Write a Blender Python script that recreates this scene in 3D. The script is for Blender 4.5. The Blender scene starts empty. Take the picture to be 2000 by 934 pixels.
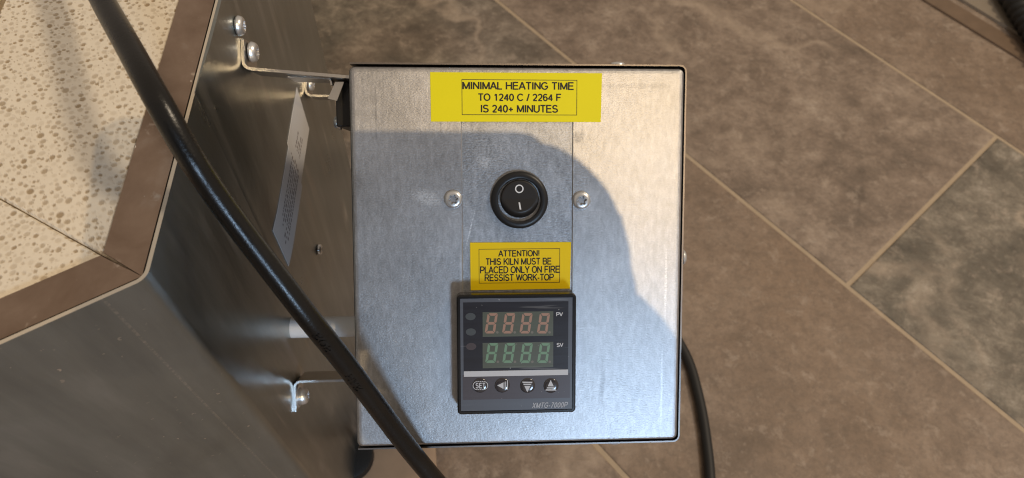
import bpy, bmesh, math, random
import numpy as np
from mathutils import Vector, Matrix

# ------------------------------------------------------------------ camera, world, lights
SC = bpy.context.scene
COL = SC.collection
MM = 0.001
FPX = 1400.0
# rows: world x, y, z axes seen from the camera
M = np.array([[0.99812622, 0.00736363, -0.06074399],
              [-0.03796904, 0.85302415, -0.52048837],
              [0.0479834, 0.52181948, 0.85170536]])
CAMH = 610.0                                   # camera height above the floor, mm

cam = bpy.data.cameras.new('camera')
cam.sensor_width = 36.0
cam.lens = 36.0 * FPX / 2000.0
cam.clip_start = 0.005
cam.clip_end = 50.0
cam.dof.use_dof = True
cam.dof.focus_distance = 0.284
cam.dof.aperture_fstop = 18.0
camo = bpy.data.objects.new('camera', cam)
mw = Matrix([[M[0][0], M[0][1], M[0][2], 0], [M[1][0], M[1][1], M[1][2], 0], [M[2][0], M[2][1], M[2][2], CAMH * MM], [0, 0, 0, 1]])
camo.matrix_world = mw
COL.objects.link(camo)
SC.camera = camo

SC.view_settings.view_transform = 'Standard'
SC.view_settings.look = 'None'
SC.view_settings.exposure = 0.42
SC.view_settings.gamma = 1.0
SC.cycles.filter_width = 1.1

world = bpy.data.worlds.new('World')
SC.world = world
world.use_nodes = True
bg = world.node_tree.nodes['Background']
bg.inputs[0].default_value = (1.0, 0.83, 0.67, 1)
bg.inputs[1].default_value = 0.26

PANEL0 = Vector((0.01922, 0.14505, 0.35952))

def lamp_dir(v):
    return Vector(v).normalized()

def point_lamp(name, d, dist, power, radius, color):
    l = bpy.data.lights.new(name, 'POINT')
    l.energy = power
    l.shadow_soft_size = radius
    l.color = color
    o = bpy.data.objects.new(name, l)
    o.location = PANEL0 + lamp_dir(d) * dist
    COL.objects.link(o)
    return o

def area_lamp(name, d, dist, power, sx, sy, color):
    l = bpy.data.lights.new(name, 'AREA')
    l.shape = 'RECTANGLE'
    l.size = sx
    l.size_y = sy
    l.energy = power
    l.color = color
    o = bpy.data.objects.new(name, l)
    o.location = PANEL0 + lamp_dir(d) * dist
    o.rotation_euler = (-lamp_dir(d)).to_track_quat('-Z', 'Y').to_euler()
    COL.objects.link(o)
    return o

point_lamp('ceiling_spot', (0.25, -0.53, 0.81), 2.5, 39, 0.009, (1.0, 0.72, 0.40))
point_lamp('side_spot', (0.60, 0.14, 0.78), 2.2, 56, 0.15, (1.0, 0.83, 0.62))
area_lamp('window_light', (0.27, -0.87, 0.40), 2.2, 11.5, 0.28, 0.34, (0.50, 0.72, 1.0))

# ------------------------------------------------------------------ pixel rays (the photograph is 2000 x 934) onto real planes
def ray(px, py):
    return M @ np.array([(px - 1000) / FPX, -(py - 467) / FPX, -1.0])

def at_depth(px, py, d):
    return ray(px, py) * d + np.array([0, 0, CAMH])

def on_z(px, py, z):                            # z above the floor, mm
    r = ray(px, py)
    return r * ((z - CAMH) / r[2]) + np.array([0, 0, CAMH])

def on_x(px, py, x):
    r = ray(px, py)
    return r * (x / r[0]) + np.array([0, 0, CAMH])

TILT = math.radians(36.676)
NRM = np.array([0, -math.sin(TILT), math.cos(TILT)])
PUP = np.array([0, math.cos(TILT), math.sin(TILT)])
C0 = np.array([19.22, 145.05, 359.52])

def pan(px, py, z=0.0):                         # pixel -> (u, v) on the control panel, mm
    r = ray(px, py)
    c = C0 - np.array([0, 0, CAMH]) + NRM * z
    t = np.dot(c, NRM) / np.dot(r, NRM)
    q = r * t - c
    return (float(q[0]), float(np.dot(q, PUP)))

# ------------------------------------------------------------------ object helpers
def tag(o, label=None, cat=None, group=None, kind=None):
    if label: o['label'] = label
    if cat: o['category'] = cat
    if group: o['group'] = group
    if kind: o['kind'] = kind
    return o

def empty(name, loc=(0, 0, 0), rot=(0, 0, 0)):
    o = bpy.data.objects.new(name, None)
    o.empty_display_size = 0.02
    o.location = [c * MM for c in loc]
    o.rotation_euler = rot
    COL.objects.link(o)
    return o

def build(name, bm, mats, parent=None, smooth=None, recalc=True):
    me = bpy.data.meshes.new(name)
    if recalc:
        bmesh.ops.recalc_face_normals(bm, faces=bm.faces)
    bmesh.ops.scale(bm, vec=(MM, MM, MM), verts=bm.verts)
    bm.to_mesh(me)
    bm.free()
    if not isinstance(mats, (list, tuple)): mats = [mats]
    for m in mats: me.materials.append(m)
    if smooth is not None:
        me.polygons.foreach_set('use_smooth', [True] * len(me.polygons))
        me.set_sharp_from_angle(angle=math.radians(smooth))
    o = bpy.data.objects.new(name, me)
    COL.objects.link(o)
    if parent: o.parent = parent
    return o

def box(bm, x0, x1, y0, y1, z0, z1, mi=0, bevel=0.0, seg=2):
    vs = [bm.verts.new((x, y, z)) for z in (z0, z1) for y in (y0, y1) for x in (x0, x1)]
    fs = []
    for idx in ((0, 2, 3, 1), (4, 5, 7, 6), (0, 1, 5, 4), (2, 6, 7, 3), (0, 4, 6, 2), (1, 3, 7, 5)):
        f = bm.faces.new([vs[i] for i in idx]); f.material_index = mi; fs.append(f)
    if bevel > 0:
        es = list({e for f in fs for e in f.edges})
        r = bmesh.ops.bevel(bm, geom=es, offset=bevel, segments=seg, affect='EDGES', profile=0.5)
        for f in r['faces']: f.material_index = mi
    return vs

def rrect(x0, x1, y0, y1, r, n=5):
    pts = []
    for cx, cy, a0 in ((x1 - r, y1 - r, 0), (x0 + r, y1 - r, 90), (x0 + r, y0 + r, 180), (x1 - r, y0 + r, 270)):
        for i in range(n):
            a = math.radians(a0 + 90 * i / (n - 1))
            pts.append((cx + r * math.cos(a), cy + r * math.sin(a)))
    return pts

def circle(cx, cy, r, n=32, ry=None):
    ry = ry or r
    return [(cx + r * math.cos(2 * math.pi * i / n), cy + ry * math.sin(2 * math.pi * i / n)) for i in range(n)]

def loft(bm, rings, cap0=True, cap1=True, mi=0, T=None):
    """rings: lists of (x, y, z) with equal counts"""
    loops = []
    for ring in rings:
        loops.append([bm.verts.new(T(p) if T else p) for p in ring])
    n = len(loops[0])
    for a, b in zip(loops[:-1], loops[1:]):
        for i in range(n):
            j = (i + 1) % n
            f = bm.faces.new((a[i], a[j], b[j], b[i])); f.material_index = mi
    if cap0: f = bm.faces.new(loops[0][::-1]); f.material_index = mi
    if cap1: f = bm.faces.new(loops[-1]); f.material_index = mi
    return loops

def prism(bm, pts, z0, z1, mi=0, T=None):
    return loft(bm, [[(x, y, z0) for x, y in pts], [(x, y, z1) for x, y in pts]], mi=mi, T=T)

def lathe(bm, prof, n=32, T=None, mi=0, cap0=True, cap1=True):
    """prof: (r, z) list"""
    return loft(bm, [[(r * math.cos(2 * math.pi * i / n), r * math.sin(2 * math.pi * i / n), z) for i in range(n)] for r, z in prof], cap0, cap1, mi, T)

def frame_T(origin, zaxis, xaxis=None):
    z = Vector(zaxis).normalized()
    x = Vector(xaxis) if xaxis is not None else z.orthogonal()
    x = (x - z * x.dot(z)).normalized()
    y = z.cross(x)
    o = Vector(origin)
    return lambda p: o + x * p[0] + y * p[1] + z * p[2]

def catmull(ctrl, sub=12):
    P = [np.array(c, float) for c in ctrl]
    P = [2 * P[0] - P[1]] + P + [2 * P[-1] - P[-2]]
    out = []
    for i in range(1, len(P) - 2):
        for k in range(sub):
            t = k / sub
            p0, p1, p2, p3 = P[i - 1:i + 3]
            out.append(0.5 * ((2 * p1) + (-p0 + p2) * t + (2 * p0 - 5 * p1 + 4 * p2 - p3) * t * t + (-p0 + 3 * p1 - 3 * p2 + p3) * t ** 3))
    out.append(P[-2])
    return out

def tube_frames(path, up=(0, 0, 1)):
    fr = []
    prev = None
    for i, p in enumerate(path):
        t = path[min(i + 1, len(path) - 1)] - path[max(i - 1, 0)]
        t = t / np.linalg.norm(t)
        a = np.array(up, float) if prev is None else prev
        a = a - t * np.dot(a, t)
        a /= np.linalg.norm(a)
        prev = a
        fr.append((p, t, a, np.cross(t, a)))
    return fr

def tube(bm, path, r, n=20, mi=0, up=(0, 0, 1), radii=None):
    fr = tube_frames(path, up)
    rings = []
    for k, (p, t, a, b) in enumerate(fr):
        rr = radii[k] if radii else r
        rings.append([tuple(p + rr * (math.cos(2 * math.pi * i / n) * a + math.sin(2 * math.pi * i / n) * b)) for i in range(n)])
    loft(bm, rings, mi=mi)
    return fr

def _arc(cx, cy, rx, ry, a0, a1, n=12):
    return [(cx + rx * math.cos(math.radians(a0 + (a1 - a0) * i / n)), cy + ry * math.sin(math.radians(a0 + (a1 - a0) * i / n))) for i in range(n + 1)]
# plain sans capitals as centre-line strokes: glyph -> (advance width, strokes), cap height 1
_O = [_arc(0.39, 0.5, 0.345, 0.455, 90, 450, 36)]
GLYPH = {
    'A': (0.72, [[(0.02, 0), (0.36, 1), (0.70, 0)], [(0.14, 0.33), (0.58, 0.33)]]),
    'C': (0.76, [_arc(0.40, 0.5, 0.35, 0.455, 38, 322, 28)]),
    'D': (0.74, [[(0.08, 0.045), (0.08, 0.955), (0.34, 0.955)] + _arc(0.34, 0.5, 0.34, 0.455, 80, -80, 16) + [(0.34, 0.045), (0.08, 0.045)]]),
    'E': (0.68, [[(0.64, 0.955), (0.08, 0.955), (0.08, 0.045), (0.66, 0.045)], [(0.08, 0.52), (0.60, 0.52)]]),
    'F': (0.62, [[(0.62, 0.955), (0.08, 0.955), (0.08, 0)], [(0.08, 0.50), (0.54, 0.50)]]),
    'G': (0.80, [_arc(0.41, 0.5, 0.36, 0.455, 42, 318, 28) + [(0.72, 0.18), (0.72, 0.46), (0.43, 0.46)]]),
    'H': (0.74, [[(0.08, 0), (0.08, 1)], [(0.66, 0), (0.66, 1)], [(0.08, 0.53), (0.66, 0.53)]]),
    'I': (0.22, [[(0.11, 0), (0.11, 1)]]),
    'K': (0.70, [[(0.08, 0), (0.08, 1)], [(0.66, 1), (0.08, 0.38)], [(0.28, 0.60), (0.68, 0)]]),
    'L': (0.58, [[(0.08, 1), (0.08, 0.045), (0.57, 0.045)]]),
    'M': (0.86, [[(0.08, 0), (0.08, 0.97), (0.43, 0.06), (0.78, 0.97), (0.78, 0)]]),
    'N': (0.74, [[(0.08, 0), (0.08, 0.96), (0.66, 0.04), (0.66, 1)]]),
    'O': (0.78, _O), 
    'P': (0.68, [[(0.08, 0), (0.08, 0.955), (0.42, 0.955)] + _arc(0.42, 0.70, 0.225, 0.255, 80, -80, 12) + [(0.42, 0.445), (0.08, 0.445)]]),
    'R': (0.74, [[(0.08, 0), (0.08, 0.955), (0.44, 0.955)] + _arc(0.44, 0.72, 0.225, 0.235, 80, -80, 12) + [(0.44, 0.485), (0.08, 0.485)], [(0.40, 0.48), (0.70, 0)]]),
    'S': (0.68, [_arc(0.335, 0.725, 0.25, 0.23, 20, 250, 16) + _arc(0.335, 0.275, 0.275, 0.23, 75, -165, 16)]),
    'T': (0.64, [[(0.01, 0.955), (0.63, 0.955)], [(0.32, 0), (0.32, 0.955)]]),
    'U': (0.74, [[(0.08, 1), (0.08, 0.36)] + _arc(0.37, 0.34, 0.29, 0.295, 180, 360, 18) + [(0.66, 0.36), (0.66, 1)]]),
    'V': (0.68, [[(0.02, 1), (0.34, 0.03), (0.66, 1)]]),
    'W': (0.96, [[(0.02, 1), (0.25, 0.04), (0.48, 0.96), (0.71, 0.04), (0.94, 1)]]),
    'X': (0.68, [[(0.03, 0), (0.65, 1)], [(0.03, 1), (0.65, 0)]]),
    'Y': (0.68, [[(0.02, 1), (0.34, 0.44), (0.66, 1)], [(0.34, 0.44), (0.34, 0)]]),
    'B': (0.70, [[(0.08, 0.045), (0.08, 0.955), (0.40, 0.955)] + _arc(0.40, 0.74, 0.20, 0.215, 80, -80, 10) + [(0.40, 0.525), (0.08, 0.525)], [(0.40, 0.525)] + _arc(0.42, 0.285, 0.23, 0.24, 80, -80, 10) + [(0.40, 0.045), (0.08, 0.045)]]),
    '0': (0.58, [_arc(0.29, 0.49, 0.225, 0.445, 90, 450, 30)]),
    '1': (0.58, [[(0.13, 0.74), (0.34, 0.95), (0.34, 0)]]),
    '2': (0.58, [_arc(0.28, 0.69, 0.215, 0.25, 165, -25, 14) + [(0.40, 0.42), (0.07, 0.045), (0.53, 0.045)]]),
    '4': (0.58, [[(0.41, 0), (0.41, 0.93), (0.04, 0.27), (0.56, 0.27)]]),
    '6': (0.58, [_arc(0.30, 0.60, 0.235, 0.34, 40, 190, 14) + [(0.067, 0.36)], _arc(0.295, 0.31, 0.215, 0.265, 90, 450, 26)]),
    '7': (0.58, [[(0.05, 0.935), (0.52, 0.935), (0.30, 0.5), (0.20, 0)]]),
    '+': (0.60, [[(0.05, 0.40), (0.55, 0.40)], [(0.30, 0.13), (0.30, 0.67)]]),
    '-': (0.36, [[(0.04, 0.35), (0.32, 0.35)]]),
    '/': (0.30, [[(0.02, -0.02), (0.28, 1.0)]]),
    '!': (0.26, [[(0.13, 0.26), (0.13, 1)], [(0.13, 0), (0.13, 0.11)]]),
    ' ': (0.30, []),
}
def text_strips(s, weight, track=0.06):
    """list of closed outlines (mitred strokes) for a string, cap height 1, and its width"""
    x = 0.0
    out = []
    for ch in s:
        adv, strokes0 = GLYPH[ch]
        strokes = []
        for st in strokes0:                     # a stroke that doubles back is drawn as two
            cur = [st[0]]
            for i in range(1, len(st)):
                cur.append(st[i])
                if i < len(st) - 1:
                    a, b = np.subtract(st[i], st[i - 1]), np.subtract(st[i + 1], st[i])
                    if np.dot(a, b) / (np.linalg.norm(a) * np.linalg.norm(b)) < -0.25:
                        strokes.append(cur); cur = [st[i]]
            strokes.append(cur)
        for st in strokes:
            P = [np.array((p[0] + x, p[1])) for p in st]
            closed = np.linalg.norm(P[0] - P[-1]) < 1e-6
            if closed: P = P[:-1]
            n = len(P); L, R = [], []
            for i in range(n):
                a = P[i - 1] if (i > 0 or closed) else None
                c = P[(i + 1) % n] if (i < n - 1 or closed) else None
                d0 = (P[i] - a) / np.linalg.norm(P[i] - a) if a is not None else None
                d1 = (c - P[i]) / np.linalg.norm(c - P[i]) if c is not None else None
                if d0 is None: d0 = d1
                if d1 is None: d1 = d0
                n0, n1 = np.array((-d0[1], d0[0])), np.array((-d1[1], d1[0]))
                m = n0 + n1; m /= np.linalg.norm(m)
                k = min(1.9, 1 / max(0.2, float(np.dot(m, n0))))
                L.append(P[i] + m * weight / 2 * k); R.append(P[i] - m * weight / 2 * k)
            out.append((L, R, closed))
        x += adv + track
    return out, x - track

def add_text(bm, s, x0, x1, y0, y1, z, mi=0, bold=0.11, shear=0.0, T=None, track=0.06):
    """fit the string into the box x0..x1, y0..y1 (cap height = y1 - y0)"""
    strips_, w = text_strips(s, bold, track)
    lo = min(p[0] for L, R, c in strips_ for p in L + R); hi = max(p[0] for L, R, c in strips_ for p in L + R)
    h = y1 - y0
    sx = (x1 - x0 - shear * h) / (hi - lo)
    for q, (L, R, closed) in enumerate(strips_):
        zz_ = z + 0.006 * (q % 4)
        def mk(p):
            a = (x0 + (p[0] - lo) * sx + shear * p[1] * h, y0 + p[1] * h, zz_)
            return bm.verts.new(T(a) if T else a)
        vl, vr = [mk(p) for p in L], [mk(p) for p in R]
        n = len(vl)
        for i in range(n if closed else n - 1):
            j = (i + 1) % n
            f = bm.faces.new((vr[i], vr[j], vl[j], vl[i])); f.material_index = mi

def flat_poly(bm, pts, z, mi=0, T=None):
    vs = [bm.verts.new(T((x, y, z)) if T else (x, y, z)) for x, y in pts]
    f = bm.faces.new(vs); f.material_index = mi
    return f

def flat_frame(bm, x0, x1, y0, y1, w, z, mi=0):
    for a in ((x0, x1, y0, y0 + w), (x0, x1, y1 - w, y1), (x0, x0 + w, y0 + w, y1 - w), (x1 - w, x1, y0 + w, y1 - w)):
        flat_poly(bm, [(a[0], a[2]), (a[1], a[2]), (a[1], a[3]), (a[0], a[3])], z, mi)

# ------------------------------------------------------------------ materials
class NT:
    def __init__(self, name):
        self.m = bpy.data.materials.new(name)
        self.m.use_nodes = True
        self.t = self.m.node_tree
        self.b = self.t.nodes['Principled BSDF']
    def n(self, typ, **kw):
        nd = self.t.nodes.new(typ)
        for k, v in kw.items():
            if k.startswith('i_'):
                key = k[2:]
                nd.inputs[int(key) if key.isdigit() else key.replace('_', ' ')].default_value = v
            else: setattr(nd, k, v)
        return nd
    def l(self, a, b): self.t.links.new(a, b)
    def set(self, **kw):
        for k, v in kw.items():
            self.b.inputs[k.replace('_', ' ')].default_value = v
    def obj(self): return self.n('ShaderNodeTexCoord').outputs['Object']
    def mapping(self, src, scale=(1, 1, 1), rot=(0, 0, 0), loc=(0, 0, 0)):
        m = self.n('ShaderNodeMapping')
        m.inputs['Scale'].default_value = scale; m.inputs['Rotation'].default_value = rot; m.inputs['Location'].default_value = loc
        self.l(src, m.inputs['Vector']); return m.outputs[0]
    def noise(self, src, scale, detail=4, rough=0.5, dist=0.0):
        n = self.n('ShaderNodeTexNoise')
        n.inputs['Scale'].default_value = scale; n.inputs['Detail'].default_value = detail
        n.inputs['Roughness'].default_value = rough; n.inputs['Distortion'].default_value = dist
        if src is not None: self.l(src, n.inputs['Vector'])
        return n.outputs['Fac']
    def ramp(self, src, stops):
        r = self.n('ShaderNodeValToRGB')
        e = r.color_ramp.elements
        while len(e) < len(stops): e.new(0.5)
        for el, (p, c) in zip(e, stops):
            el.position = p
            el.color = (c, c, c, 1) if isinstance(c, (int, float)) else (*c, 1)
        self.l(src, r.inputs[0]); return r.outputs[0]
    def mix(self, fac, a, b, mode='MIX'):
        m = self.n('ShaderNodeMix', data_type='RGBA', blend_type=mode)
        for s, v in ((m.inputs[0], fac), (m.inputs[6], a), (m.inputs[7], b)):
            if isinstance(v, (int, float)): s.default_value = v
            elif isinstance(v, tuple): s.default_value = (*v, 1)
            else: self.l(v, s)
        return m.outputs[2]
    def math(self, op, a, b=None, c=None, clamp=False):
        m = self.n('ShaderNodeMath', operation=op, use_clamp=clamp)
        for s, v in zip(m.inputs, (a, b, c)):
            if v is None: continue
            if isinstance(v, (int, float)): s.default_value = v
            else: self.l(v, s)
        return m.outputs[0]
    def bump(self, h, strength, dist):
        b = self.n('ShaderNodeBump')
        b.inputs['Strength'].default_value = strength; b.inputs['Distance'].default_value = dist
        self.l(h, b.inputs['Height']); self.l(b.outputs[0], self.b.inputs['Normal'])
        return b

def simple(name, col, rough=0.5, metal=0.0, coat=0.0, bump=0.0, bscale=800, var=0.0):
    t = NT(name)
    t.set(Base_Color=(*col, 1), Roughness=rough, Metallic=metal)
    if coat: t.b.inputs['Coat Weight'].default_value = coat
    o = t.obj()
    if bump: t.bump(t.noise(o, bscale, 3), bump, 0.0002)
    if var:
        f = t.noise(o, bscale * 0.2, 4)
        t.l(t.mix(f, tuple(c * (1 - var) for c in col), tuple(min(1, c * (1 + var)) for c in col)), t.b.inputs['Base Color'])
    return t.m

def galvanised(name, base, rough, scuffs=(), streak=0.5, grain=1.0, spec=0.10):
    t = NT(name)
    o = t.obj()
    fine = t.noise(t.mapping(o, (0.7, 1.1, 1)), 1500, 3, 0.7)
    mid = t.noise(t.mapping(o, (1.0, 0.35, 1)), 520, 4, 0.6)
    big = t.noise(o, 38, 4, 0.55)
    vert = t.noise(t.mapping(o, (1, 0.06, 1)), 900, 3, 0.5)
    v = t.math('ADD', t.math('MULTIPLY', fine, 0.30 * grain), t.math('ADD', t.math('MULTIPLY', mid, 0.35), t.math('ADD', t.math('MULTIPLY', big, 0.35), t.math('MULTIPLY', vert, 0.15 * streak))))
    colr = t.ramp(v, [(0.42, tuple(c * (1 - spec * 2.4) for c in base)), (0.57, base), (0.70, tuple(min(1, c * (1 + spec * 2.2)) for c in base))])
    spang = t.n('ShaderNodeTexVoronoi'); spang.inputs['Scale'].default_value = 850; t.l(t.mapping(o, (1.0, 0.55, 1), (0, 0, 0.1)), spang.inputs['Vector'])
    sv = t.n('ShaderNodeSeparateColor'); t.l(spang.outputs['Color'], sv.inputs[0])
    colr = t.mix(t.math('MULTIPLY', sv.outputs[0], 0.22), colr, tuple(c * 0.62 for c in base))
    rg = t.math('ADD', t.math('MULTIPLY', fine, 0.16), t.math('MULTIPLY_ADD', big, 0.10, t.math('MULTIPLY_ADD', mid, 0.035, rough - 0.14)))
    # pale flecks and scratches
    fl = t.ramp(t.noise(t.mapping(o, (1, 0.5, 1), (0, 0, 0.3)), 1500, 1), [(0.72, 0.0), (0.78, 1.0)])
    colr = t.mix(t.math('MULTIPLY', fl, 0.22), colr, (0.9, 0.9, 0.9))
    scr = t.noise(t.mapping(o, (1, 0.03, 1), (0, 0, -0.5)), 420, 2)
    scr2 = t.noise(t.mapping(o, (0.04, 1, 1), (0, 0, 0.35)), 380, 2)
    sm = t.math('MAXIMUM', t.ramp(scr, [(0.70, 0.0), (0.74, 1.0)]), t.ramp(scr2, [(0.71, 0.0), (0.75, 1.0)]))
    colr = t.mix(t.math('MULTIPLY', sm, 0.18), colr, (0.95, 0.95, 0.95))
    for (cx, cy, rx, ry, ang, col, k) in scuffs:          # marks with a place of their own, metres
        mp = t.mapping(o, (1 / rx, 1 / ry, 0), (0, 0, 0), (0, 0, 0))
        rot = t.n('ShaderNodeVectorRotate', rotation_type='Z_AXIS')
        sub = t.n('ShaderNodeVectorMath', operation='SUBTRACT'); sub.inputs[1].default_value = (cx, cy, 0)
        t.l(o, sub.inputs[0]); t.l(sub.outputs[0], rot.inputs['Vector']); rot.inputs['Angle'].default_value = ang
        t.t.links.new(rot.outputs[0], mp.node.inputs['Vector'])
        ln = t.n('ShaderNodeVectorMath', operation='LENGTH'); t.l(mp, ln.inputs[0])
        ds = t.math('ADD', ln.outputs['Value'], t.math('MULTIPLY_ADD', mid, 1.6, -0.8))
        msk = t.math('MULTIPLY', t.ramp(ds, [(0.45, 1.0), (1.0, 0.0)]), t.ramp(fine, [(0.38, 0.2), (0.62, 1.0)]))
        colr = t.mix(t.math('MULTIPLY', msk, k), colr, col)
    t.l(colr, t.b.inputs['Base Color']); t.l(rg, t.b.inputs['Roughness'])
    t.set(Metallic=1.0)
    t.bump(t.math('ADD', fine, t.math('MULTIPLY', mid, 0.35)), 0.5 * grain, 0.00015)
    return t.m

def P2(px, py): 
    u, v = pan(px, py); return u * MM, v * MM

WH = (0.92, 0.92, 0.92)
DK = (0.12, 0.12, 0.13)
M_burr = simple('bare_cut_edge', (0.72, 0.72, 0.72), 0.3, 1.0)
scuff_panel = [(*P2(832, 386), 0.007, 0.0035, 0.3, WH, 0.75), (*P2(1130, 268), 0.004, 0.0025, -0.5, DK, 0.5),
               (*P2(734, 212), 0.0006, 0.012, 0.0, DK, 0.6), (*P2(1176, 752), 0.0015, 0.008, 0.1, DK, 0.4),
               (*P2(1235, 168), 0.02, 0.0012, 0.0, DK, 0.25), (*P2(1300, 560), 0.0006, 0.02, 0.0, WH, 0.5), (*P2(1292, 760), 0.0006, 0.02, 0.0, WH, 0.55)]
scuff_strip = [(*P2(945, 318), 0.004, 0.003, 0.5, WH, 0.6), (*P2(918, 450), 0.0004, 0.010, 0.25, WH, 0.7), (*P2(960, 290), 0.012, 0.008, 0, WH, 0.25)]
M_panel = galvanised('galvanised_panel', (0.56, 0.56, 0.57), 0.42, scuff_panel)
M_strip = galvanised('scratched_plate', (0.46, 0.47, 0.49), 0.44, scuff_strip, streak=0.3, grain=1.3, spec=0.16)
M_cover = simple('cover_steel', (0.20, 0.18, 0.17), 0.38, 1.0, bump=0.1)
M_bracket = simple('zinc_bracket', (0.60, 0.58, 0.56), 0.28, 1.0, bump=0.15, bscale=1500, var=0.1)
M_screw = simple('bright_zinc', (0.80, 0.81, 0.82), 0.32, 0.85, bump=0.12, bscale=1200)
M_socket = simple('screw_recess', (0.5, 0.5, 0.51), 0.4, 0.9)
M_black = simple('black_plastic', (0.012, 0.012, 0.013), 0.38, bump=0.12, bscale=2500)
M_blackgloss = simple('black_gloss_plastic', (0.010, 0.010, 0.011), 0.22, bump=0.05, bscale=1500)
M_rocker = simple('rocker_plastic', (0.020, 0.017, 0.015), 0.42, bump=0.1, bscale=2500)
M_rubber = simple('black_rubber', (0.014, 0.014, 0.014), 0.55)
M_white = simple('white_print', (0.80, 0.80, 0.80), 0.5)
M_ink = simple('black_ink', (0.010, 0.007, 0.006), 0.6)
M_fadedink = simple('grey_ink', (0.30, 0.26, 0.26), 0.6)
M_sleeve = simple('white_sleeve', (0.86, 0.87, 0.88), 0.45)

# ------------------------------------------------------------------ the floor: slate-look tiles 600 x 300 in running bond, real joints
def floor_material():
    t = NT('slate_tile')
    at = t.n('ShaderNodeAttribute', attribute_name='tile')
    sep = t.n('ShaderNodeSeparateColor'); t.l(at.outputs['Color'], sep.inputs[0])
    grey, seed, smoothn = sep.outputs[0], sep.outputs[1], sep.outputs[2]
    o = t.obj()
    off = t.n('ShaderNodeVectorMath', operation='ADD')
    cmb = t.n('ShaderNodeCombineXYZ'); t.l(t.math('MULTIPLY', seed, 17.0), cmb.inputs[0]); t.l(t.math('MULTIPLY', seed, 31.0), cmb.inputs[1])
    t.l(o, off.inputs[0]); t.l(cmb.outputs[0], off.inputs[1])
    v = off.outputs[0]
    n1 = t.noise(v, 7.0, 6, 0.62, 0.35)
    n2 = t.noise(t.mapping(v, (1, 1.3, 1), (0, 0, 0.9)), 22, 10, 0.74, 0.3)
    n3 = t.noise(v, 85, 8, 0.78)
    cloud = t.noise(v, 2.6, 3, 0.5, 0.4)
    brown = t.ramp(t.math('ADD', t.math('MULTIPLY', n1, 0.45), t.math('MULTIPLY', n2, 0.55)),
                   [(0.37, (0.125, 0.096, 0.074)), (0.47, (0.235, 0.178, 0.137)), (0.56, (0.345, 0.27, 0.212)), (0.67, (0.52, 0.43, 0.35))])
    gr = t.ramp(t.math('ADD', t.math('MULTIPLY', n1, 0.35), t.math('MULTIPLY', n2, 0.65)),
                [(0.38, (0.080, 0.070, 0.055)), (0.48, (0.150, 0.130, 0.102)), (0.56, (0.26, 0.225, 0.178)), (0.66, (0.48, 0.425, 0.36))])
    gm = t.math('ADD', grey, t.math('MULTIPLY', t.math('SUBTRACT', cloud, 0.5), 1.8), clamp=True)
    c = t.mix(t.ramp(gm, [(0.35, 0.0), (0.65, 1.0)]), brown, gr)
    plain = t.mix(n1, (0.20, 0.138, 0.092), (0.30, 0.210, 0.145))
    c = t.mix(t.math('MULTIPLY', smoothn, t.ramp(t.noise(v, 3.2, 4, 0.55, 0.5), [(0.40, 1.0), (0.60, 0.35)])), c, plain)
    c = t.mix(t.ramp(n3, [(0.42, 0.6), (0.54, 0.0)]), c, t.mix(0.55, c, (0.10, 0.075, 0.055)))
    c = t.mix(t.ramp(t.noise(v, 120, 3, 0.6), [(0.62, 0.0), (0.76, 0.3)]), c, (0.50, 0.41, 0.33))
    g1 = t.noise(v, 240, 4, 0.7)
    c = t.mix(t.ramp(g1, [(0.40, 0.28), (0.52, 0.0)]), c, t.mix(0.6, c, (0.08, 0.062, 0.048)))
    c = t.mix(t.ramp(t.noise(v, 46, 6, 0.75, 0.2), [(0.55, 0.0), (0.66, 0.40)]), c, (0.47, 0.385, 0.31))
    # pale swirling veins
    w = t.n('ShaderNodeTexVoronoi', feature='DISTANCE_TO_EDGE'); w.inputs['Scale'].default_value = 5.5
    dv = t.n('ShaderNodeVectorMath', operation='ADD')
    nn = t.n('ShaderNodeTexNoise'); nn.inputs['Scale'].default_value = 14; nn.inputs['Detail'].default_value = 6; t.l(v, nn.inputs['Vector'])
    sc = t.n('ShaderNodeVectorMath', operation='SCALE'); sc.inputs['Scale'].default_value = 0.16; t.l(nn.outputs['Color'], sc.inputs[0])
    t.l(v, dv.inputs[0]); t.l(sc.outputs[0], dv.inputs[1]); t.l(dv.outputs[0], w.inputs['Vector'])
    vein = t.math('MULTIPLY', t.ramp(w.outputs['Distance'], [(0.0, 1.0), (0.08, 0.0)]), t.ramp(t.noise(v, 6, 3), [(0.44, 0.0), (0.62, 0.45)]))
    vein = t.math('MULTIPLY', vein, t.math('MULTIPLY_ADD', smoothn, -0.85, 1.0))
    c = t.mix(vein, c, (0.55, 0.44, 0.34))
    t.l(c, t.b.inputs['Base Color'])
    t.l(t.math('MULTIPLY_ADD', n2, 0.25, 0.42), t.b.inputs['Roughness'])
    t.bump(t.math('ADD', n2, t.math('MULTIPLY', n3, 0.4)), 0.5, 0.003)
    return t.m

M_tile = floor_material()
M_grout = simple('grout', (0.42, 0.33, 0.23), 0.8, bump=0.4, bscale=600, var=0.15)

FD = np.array([0.63393935, -0.77338277]); FN = np.array([0.77338277, 0.63393935])
FO = np.array([368.7, 320.7])
def fl(s, n): return FO + FD * s + FN * n

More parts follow.
